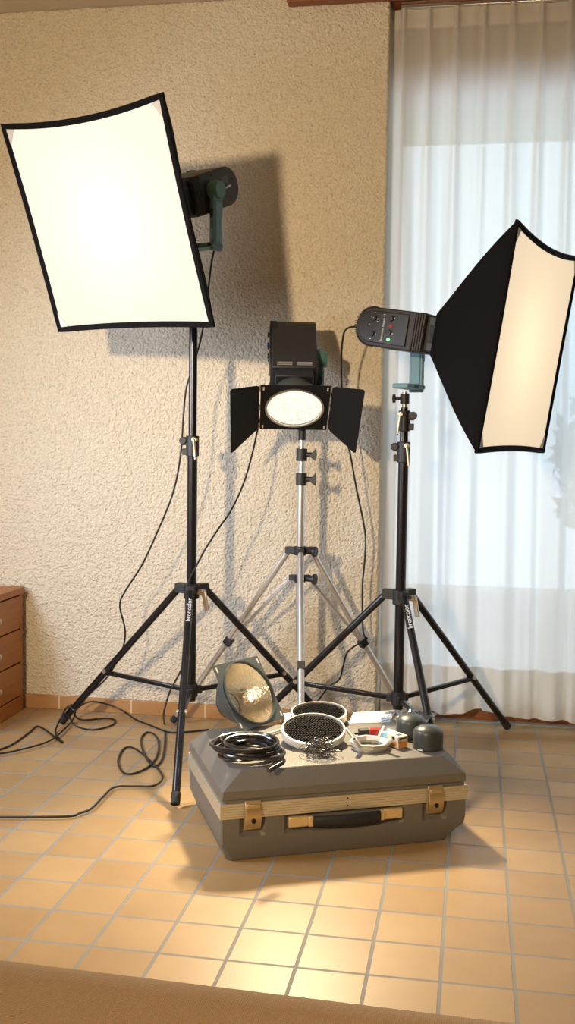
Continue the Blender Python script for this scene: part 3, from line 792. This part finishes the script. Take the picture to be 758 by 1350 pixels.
# aluminium band with grooves
bd = MB(); o_ = .003
def band_ring(z, o): return [Vector(p) for p in ((-o, -o, z), (CW+o, -o, z), (CW+o, CD+o, z), (-o, CD+o, z))]
rings = []
for k in range(6):
    z = .1175+k*.0066; rings += [band_ring(z, .0035), band_ring(z+.0052, .0035), band_ring(z+.0056, .0022), band_ring(z+.0062, .0022)]
MB().loft(rings).build('band', 'brushed', t, bevel=0, angle=20)
for xc in (.083, .594):
    l = MB(); prof = []
    for k in range(9):
        a = k/8; prof.append((-.0045-.011*max(0, math.sin(PI*a))**.8, .163-.074*a))
    for k in range(len(prof)): l.v += [(xc-.022, prof[k][0], prof[k][1]), (xc+.022, prof[k][0], prof[k][1]), (xc-.022, prof[k][0]+.004, prof[k][1]), (xc+.022, prof[k][0]+.004, prof[k][1])]
    for k in range(8):
        i = 4*k; l.f += [(i, i+1, i+5, i+4), (i+2, i+6, i+7, i+3), (i, i+4, i+6, i+2), (i+1, i+3, i+7, i+5)]
    l.f += [(0, 2, 3, 1), (32, 33, 35, 34)]
    lo = l.build('latch', 'gold', t, bevel=.0015)
    MB().cyl((xc, -.0165, .112), (xc, -.010, .112), .0055, n=16).cyl((xc, -.0168, .112), (xc, -.0162, .112), .0062, n=16).build('keyhole', 'dark', lo)
    MB().box((xc, -.006, .150), (.036, .016, .012)).box((xc, .004, .105), (.046, .012, .040)).build('latch_base', 'gold', lo, bevel=.002)
hx0, hx1 = .178, .497
for xa, sg in ((hx0, 1), (hx1, -1)):
    g = MB(); g.box((xa+sg*.027, -.006, .098), (.054, .014, .028)); g.box((xa+sg*.060, -.012, .098), (.014, .014, .028))
    g.box((xa+sg*.027, .004, .098), (.040, .02, .018))
    g.build('handle_mount', 'handle_gold', t, bevel=.003)
pts = [(hx0+.066+(hx1-hx0-.132)*k/14, -.016-.010*math.sin(PI*k/14), .098-.0*k) for k in range(15)]
g = MB()
rings = []
for k, p in enumerate(pts):
    hh = .0145+.001*math.sin(PI*k/14); dd = .008+.002*math.sin(PI*k/14)
    rings.append([Vector((p[0], p[1]+dd*math.cos(a)*1.0, p[2]+hh*math.copysign(abs(math.sin(a))**.6, math.sin(a)))) for a in [2*PI*q/12 for q in range(12)]])
g.loft(rings); g.build('handle', 'black_plastic', t, angle=50)
MB().cyl((.343, -.0042, .128), (.343, -.003, .128), .0022, n=10).cyl((.343, -.0042, .148), (.343, -.003, .148), .0022, n=10).build('band_rivet', 'dark', t)

# ------------------------------------------------------------------ things lying on the case
def top(x, y, dz=0): return on_z(x, y, HT+dz)
ZT = HT+.001
def rotz(a): return Matrix.Rotation(a, 3, 'Z')
# spare reflector leaning back on its bowl
hs = .105
Rr, Xr, Zr, Nr = pose(1.094, .578, -.016)
SR = thing('reflector', 'spare bowl reflector with square plate and silver inside, leaning on the case at left', 'reflector', (-.651, 3.083, .333), Rr)
d_ = .095
reflector_parts(SR, d_, 0, False)
flange(SR, 0, hs, .0985)
Rm = Matrix.Rotation(PI/2, 3, 'X')
pr = [(.004, .006), (.040, .0065), (.056, .014), (.073, d_*.36), (.089, d_*.69), (.0980, d_-.002)]
MB().lathe(pr+[(r-.001, h) for r, h in pr[::-1]], 48, Rm, (0, d_, 0), closed=True).build('silver_lining', 'refl_inner', SR)
MB().cyl((0, .080, 0), (0, .086, 0), .020, n=24).build('lamp_seat', 'refl_inner', SR)
MB().lathe([(.0985, -.006), (.0985, .006), (.1015, .006), (.1015, -.006)], 48, Rm, (0, -.004, 0), closed=True).build('mouth_ring', 'refl_shell', SR)
MB().lathe([(.038, 0), (.046, 0), (.046, .012), (.038, .012)], 32, Rm, (0, .100, 0), closed=True).build('mount_ring', 'black_plastic', SR)

# coiled cable
def blob_path(c, rx, ry, turns, seed, lift, per=26):
    rnd = random.Random(seed); pts = []; ph = [rnd.uniform(0, 6.28) for _ in range(4)]
    for i in range(int(turns*per)+1):
        a = 2*PI*i/per; k = i/per
        rr = .95+.17*math.sin(k*2.4+ph[0])+.10*math.sin(a*.51+ph[1])
        ox = .12*rx*math.sin(k*1.9+ph[2]); oy = .16*ry*math.sin(k*2.7+ph[3])
        pts.append(Vector((c.x+ox+rx*rr*math.cos(a), c.y+oy+ry*rr*math.sin(a), c.z+lift(k, a))))
    return pts
cc = top(327, 998)
rc = .0048
pth = blob_path(Vector((cc.x, cc.y, HT+rc+.0012)), 0.082, .068, 10.6, 3, lambda k, a: .0034*k+.004*(1+math.sin(a*1.0+k*1.3)))
s = MB().tube(spline(pth, 2), rc, n=8)
tail = [pth[-1], pth[-1]+Vector((.03, .03, -.004)), top(350, 972, .02), top(372, 965, .012)]
s.cyl(top(372, 1006, .016), top(354, 1016, .010), .0062)
co = s.build('coiled_cable', 'coil'); tag(co, 'thick black cable coiled in a bundle at the front left of the case top', 'cable')

# two honeycomb grids, one leaning on the other
def grid_disc(label, c, rad, tilt, az, gz=.020):
    R = rotz(az) @ Matrix.Rotation(tilt, 3, 'X')
    t = thing('honeycomb_grid', label, 'grid', c, R, None)
    MB().lathe([(rad, -gz), (rad, 0), (rad-.005, .0012), (rad-.005, -gz)], 64, closed=True).build('ring', 'ring_white', t)
    s = MB().lathe([(rad-.006, -gz*.8), (rad-.006, -.003)], 64); s.build('honeycomb', 'grid', t)
    hx = MB()     # raised cell walls
    p = .0085; nn = int(rad/p)+2
    for i in range(-nn, nn+1):
        for j in range(-nn, nn+1):
            x = p*(i+.5*(j % 2)); y = p*.866*j
            for a in (90, 210, 330):
                a = math.radians(a); q = (x+p*.577*math.cos(a), y+p*.577*math.sin(a))
                if math.hypot(*q) < rad-.008 and math.hypot(x, y) < rad-.012:
                    hx.bar((x, y, -.002), (q[0], q[1], -.002), .0022, .0005)
    hx.build('cells', 'grid', t)
    return t
g2c = top(428, 968, 0); 
grid_disc('rear one of two round black honeycomb grids with pale rims, mostly hidden', Vector((top(420, 952).x, top(420, 952).y, HT+.033)), .086, math.radians(7), 0)
q1 = top(413, 979)
grid_disc('front one of two round black honeycomb grids, tilted up, thin wires before it', Vector((q1.x, q1.y, HT+.042))+Vector((0, -.0, .0)), .091, math.radians(13), .12)
# tangle of thin wires
wc = top(422, 995); rnd = random.Random(5); pts = []
for i in range(190):
    a = i*.52+.5*math.sin(i*.23); r = .020+.014*math.sin(i*.37)+.010*math.sin(i*1.13)
    z = .006+.030*(.5+.5*math.sin(i*.41+1)) + .012*math.sin(i*.9)
    pts.append(Vector((wc.x+.010*math.sin(i*.11)+1.25*r*math.cos(a), wc.y-.006+r*math.sin(a)*.8, HT+max(.0025, z))))
s = MB().tube(spline(pts, 3), .0011, n=6)
tag(s.build('thin_wire', mat('wire_metal', (.16, .15, .13), .3, .8)), 'tangled bundle of thin shiny wire in front of the tilted round grid', 'wire')
arc = [top(385, 990, .0016), top(372, 1000, .0016), top(380, 1008, .0016), top(400, 1002, .0016), top(412, 997, .0016)]
# white sheets
def sheet(name, label, cat, px, th, material, dz=0):
    P = [top(x, y, dz) for x, y in px]; n = len(P)
    s = MB().add(P+[p+Vector((0, 0, th)) for p in P], [tuple(range(n))[::-1], tuple(range(n, 2*n))]+[(i, (i+1) % n, n+(i+1) % n, n+i) for i in range(n)])
    return tag(s.build(name, material, bevel=.0004), label, cat)
sheet('booklet', 'white booklet lying at the back of the case, left of the plastic bag', 'booklet', [(459, 955), (466, 941), (520, 938), (514, 953)], .004, 'paper')
sheet('paper_sheet', 'white sheet of paper under the rear round grid at the back of the case', 'paper', [(380, 962), (372, 941), (444, 935), (458, 950)], .0012, 'paper')
# screwdriver-like red and black piece
p0, p1 = top(474, 967, .017), top(508, 966, .017); d = (p1-p0).normalized()
t = thing('screwdriver', 'small screwdriver with a black and red handle lying behind the ring adapter', 'screwdriver', (p0+p1)/2)
o = (p0+p1)/2
MB().cyl(p0-o-d*.03, p0-o, .003).cyl(p0-o-d*.002, p0-o+d*.026, .0160, .0165, n=8).build('shank', 'black_plastic', t, bevel=.001)
MB().cyl(p0-o+d*.026, p1-o, .0178, .0165, n=8).build('grip', 'red_plastic', t, bevel=.002)
MB().cyl(p1-o, p1-o+d*.012, .005).build('tip', 'dark', t)
# ring adapter with rod sockets
rc0 = top(487, 986)
t = thing('ring_adapter', 'octagonal metal ring adapter with four rod sockets lying at the front of the case', 'adapter ring', (rc0.x, rc0.y, ZT), rotz(.3))
MB().lathe([(.046, 0), (.052, 0), (.052, .008), (.046, .008)], 40, closed=True).build('base_ring', 'steel', t)
MB().lathe([(.050, .008), (.053, .014), (.058, .020), (.050, .020), (.043, .010)], 8, closed=True).build('octagon_ring', 'ring_white', t, angle=20)
for k in range(4):
    a = PI/4+k*PI/2; d = Vector((math.cos(a), math.sin(a), 0)); p = d*.054+Vector((0, 0, .016))
    q = p+d*.024+Vector((0, 0, .026))
    so2 = MB().cyl(p-d*.004, q, .0070, n=16).build('rod_socket', 'ring_white', t)
    MB().cyl(q, q+(q-p).normalized()*.0006, .0048, n=16).build('socket_hole', 'dark', so2)
# bulb carton
bc = top(518, 982); az = -1.05+.2
t = thing('bulb_carton', 'small blue and cream bulb carton lying behind the front dark cap and ring adapter', 'box', (bc.x, bc.y, ZT), rotz(-.75))
bw, bl, bh = .036, .082, .034
MB().box((0, 0, bh/2), (bl, bw, bh)).build('carton', 'cardboard_cream', t, bevel=.0008)
MB().box((-.022, 0, bh+.0004), (bl-.050, bw-.001, .0006)).box((-.022, -bw/2-.0003, bh/2), (bl-.050, .0006, bh-.002)).build('blue_print', 'cardboard_blue', t)
MB().box((bl/2+.0004, 0, bh*.32), (.0006, bw-.004, bh*.5)).box((.022, -bw/2-.0003, bh*.35), (.022, .0006, bh*.4)).build('orange_print', 'orange_ink', t)
MB().box((bl/2+.0005, 0, bh*.82), (.0006, bw-.006, .004)).box((.024, 0, bh+.0004), (.014, .016, .0006)).build('dark_print', 'teal_dark', t)
# two domed caps
def cap(label, x, y, r, h):
    p = top(x, y); t = thing('protective_cap', label, 'cap', (p.x, p.y, ZT))
    MB().lathe([(r*.96, 0), (r, .002), (r, h-.003), (r*.985, h-.001)], 48).build('skirt', 'cap', t)
    MB().lathe([(r*.97, h-.003), (r*.965, h+.001), (r*.84, h+.007), (r*.62, h+.013), (r*.32, h+.017), (.002, h+.018)], 48).build('dome', 'cap', t, angle=60)
    MB().box((-.02, -r-.0005, .004), (.014, .002, .003), rotz(-.3)).build('tab', 'white_ink', t)
    return t
cap('dark domed plastic cap at the front right corner of the case top', 564, 986, .0425, .048)
cap('dark domed plastic cap partly hidden behind the front one, next to the plastic bag', 541, 971, .0425, .048)
# plastic bag: crumpled film
b0 = top(535, 962); s = MB(); nx, ny = 26, 16; rnd = random.Random(9)
A, B_, C_, D_ = top(500, 957), top(562, 956), top(578, 944), top(508, 943)
def hump(u, v): return .003+.020*math.sin(PI*u)*math.sin(PI*v)+.006*math.sin(u*17+v*9)*math.sin(PI*v)+.004*math.sin(u*31-v*23)
for j in range(ny+1):
    for i in range(nx+1):
        u, v = i/nx, j/ny; p = A.lerp(B_, u).lerp(D_.lerp(C_, u), v); s.v.append((p.x, p.y, HT+.0065+max(.001, hump(u, v))))
for j in range(ny):
    for i in range(nx): s.f.append((j*(nx+1)+i, j*(nx+1)+i+1, (j+1)*(nx+1)+i+1, (j+1)*(nx+1)+i))
tag(s.build('plastic_bag', 'bag', angle=20), 'crumpled clear plastic bag lying at the back right of the case top', 'bag')
# pale rod shape standing in for the highlight on a thick glossy cable
tag(MB().cyl(top(322, 976, .012), top(372, 962, .006), .0035).build('cable_highlight', 'ring_white'), 'cable highlight shaped as a pale rod between the coiled cable and the spare reflector', 'cable highlight')

# ------------------------------------------------------------------ power cables
def fz(px, z=.0045): return [on_z(x, y, z) for x, y in px]
RC_ = .0034
# cable of the left head
P = [pA+Vector((.04, .06, -.05)), on_y(284, 320, 3.60), on_y(279, 345, 3.60), on_y(268, 430, 3.62), on_y(257, 475, 3.62), on_y(246, 510, 3.62), on_y(242, 545, 3.62), on_y(238, 600, 3.62), on_y(228, 650, 3.63), on_y(208, 700, 3.64), on_y(187, 745, 3.66),
     on_y(166, 778, 3.67), on_y(158, 798, 3.68), on_y(165, 832, 3.70), on_y(160, 860, 3.71), on_y(141, 893, 3.665)]
q = lambda x, y: (60+x/3.296, 820+y/3.296)
P += [on_y(118, 915, 3.69), on_y(100, 936, 3.70)]
P += [on_y(90, 931, 3.70), on_y(80, 947, 3.69)] + fz([(73, 966), q(72, 523)]) + fz([(52, 958), (38, 966), (15, 982), (-12, 992)])
tag(MB().tube(spline(P), RC_).build('power_cable', 'cable'), 'black power cable hanging from the left flash head and trailing off at the left edge', 'cable')
P = fz([(-12, 995), (20, 990), (60, 979), (80, 966)], .012) + [on_y(95, 950, 3.76), on_y(99, 938, 3.77), on_y(94, 929, 3.75), on_y(90, 940, 3.72)] + fz([(100, 957), (122, 962), (145, 957), (152, 950), (140, 947), (112, 949)]) + [on_y(101, 946, 3.82), on_y(99, 937, 3.84), on_y(107, 930, 3.88), on_y(120, 925, 3.90), on_y(140, 928, 3.92), on_y(160, 936, 3.925)] + fz([(178, 948), (198, 956), (222, 965), (245, 965), (275, 962)])
tag(MB().tube(spline(P), RC_).build('power_cable', 'cable'), 'black cable looped round the left foot of the left stand and running along the baseboard', 'cable')
# cable of the middle head
P = [pC+Vector((-.075, .06, -.02)), on_y(352, 520, 3.74), on_y(341, 560, 3.74), on_y(334, 592, 3.70), on_y(322, 635, 3.66), on_y(305, 672, 3.62), on_y(288, 697, 3.58), on_y(270, 725, 3.54), on_y(258, 748, 3.522), on_y(247, 772, 3.50), on_y(245, 800, 3.49),
     on_y(247, 850, 3.46), on_y(240, 880, 3.42)] + [on_y(224, 912, 3.38), on_y(216, 940, 3.35)]
P += fz([q(516, 440), q(520, 500), q(508, 590), q(470, 628), q(430, 575), q(415, 510), q(440, 480), q(475, 490), q(492, 530), q(480, 590), q(430, 640), q(350, 660), q(315, 610), q(335, 555), q(375, 545), q(430, 580), q(490, 640)])
P += fz([q(508, 680), q(470, 712), q(390, 714), q(300, 718), q(250, 760), q(200, 810), q(150, 830), q(90, 845), q(-200, 848), q(-260, 850)], .009)
tag(MB().tube(spline(P), RC_).build('power_cable', 'cable'), 'black cable from the middle head, curling in loops on the tiles left of the case', 'cable')
# cable of the right head
P = [pB-NB*.145+Vector((.0, 0, 0)), on_y(460, 432, 3.68), on_y(452, 446, 3.70), on_y(450, 490, 3.76), on_y(453, 560, 3.80), on_y(462, 600, 3.82), on_y(470, 645, 3.84), on_y(481, 700, 3.86), on_y(481, 735, 3.86), on_y(478, 770, 3.86), on_y(478, 820, 3.86), on_y(480, 838, 3.86), on_y(484, 842, 3.87),
     on_y(474, 848, 3.87), on_y(458, 860, 3.87), on_y(452, 880, 3.87), on_y(447, 896, 3.87), on_y(434, 905, 3.87), on_y(422, 920, 3.86), on_y(405, 945, 3.84)]
tag(MB().tube(spline(P), RC_).build('power_cable', 'cable'), 'black power cable hanging behind the middle light from the right flash head', 'cable')

# ------------------------------------------------------------------ sofa in the foreground (its back edge)
e0, e1 = on_z(0, 1218, .78), on_z(758, 1306, .78)
dx = (e1-e0); dx.z = 0; dx.normalize(); nn = Vector((-dx.y, dx.x, 0))
Rs = Matrix((dx, nn, Vector((0, 0, 1)))).transposed()
o = (e0+e1)/2; o.z = 0
t = thing('sofa', 'brown woven fabric sofa with its back edge along the bottom of the photo', 'sofa', o, Rs)
def cush(cx, cyy, cz, lx, ly, lz, r, name):
    ob = MB().box((cx, cyy, cz), (lx, ly, lz)).build(name, 'sofa', t, bevel=r, segs=8); return ob
cush(-.05, -.125, .455, 2.0, .24, .65, .055, 'backrest')
cush(-.05, -.46, .20, 2.0, .91, .24, .03, 'base')
cush(-.55, -.57, .38, .98, .64, .15, .05, 'seat_cushion'); cush(.45, -.57, .38, .98, .64, .15, .05, 'seat_cushion')
cush(-1.15, -.46, .31, .18, .92, .46, .05, 'armrest'); cush(1.05, -.46, .31, .18, .92, .46, .05, 'armrest')
for x in (-1.1, 1.0):
    for y in (-.85, -.07): MB().cyl((x, y, 0), (x, y, .10), .02, .028).build('leg', 'chest_wood', t)

# repeats carry a common group phrase
for key, phrase in (('light_stand', 'tripod light stands'), ('flash_head', 'studio flash heads'), ('softbox', 'square softboxes'), ('honeycomb_grid', 'round honeycomb grids'),
                    ('protective_cap', 'domed caps on the case'), ('power_cable', 'black power cables')):
    for ob in bpy.data.objects:
        if ob.parent is None and ob.name.split('.')[0] == key: ob['group'] = phrase
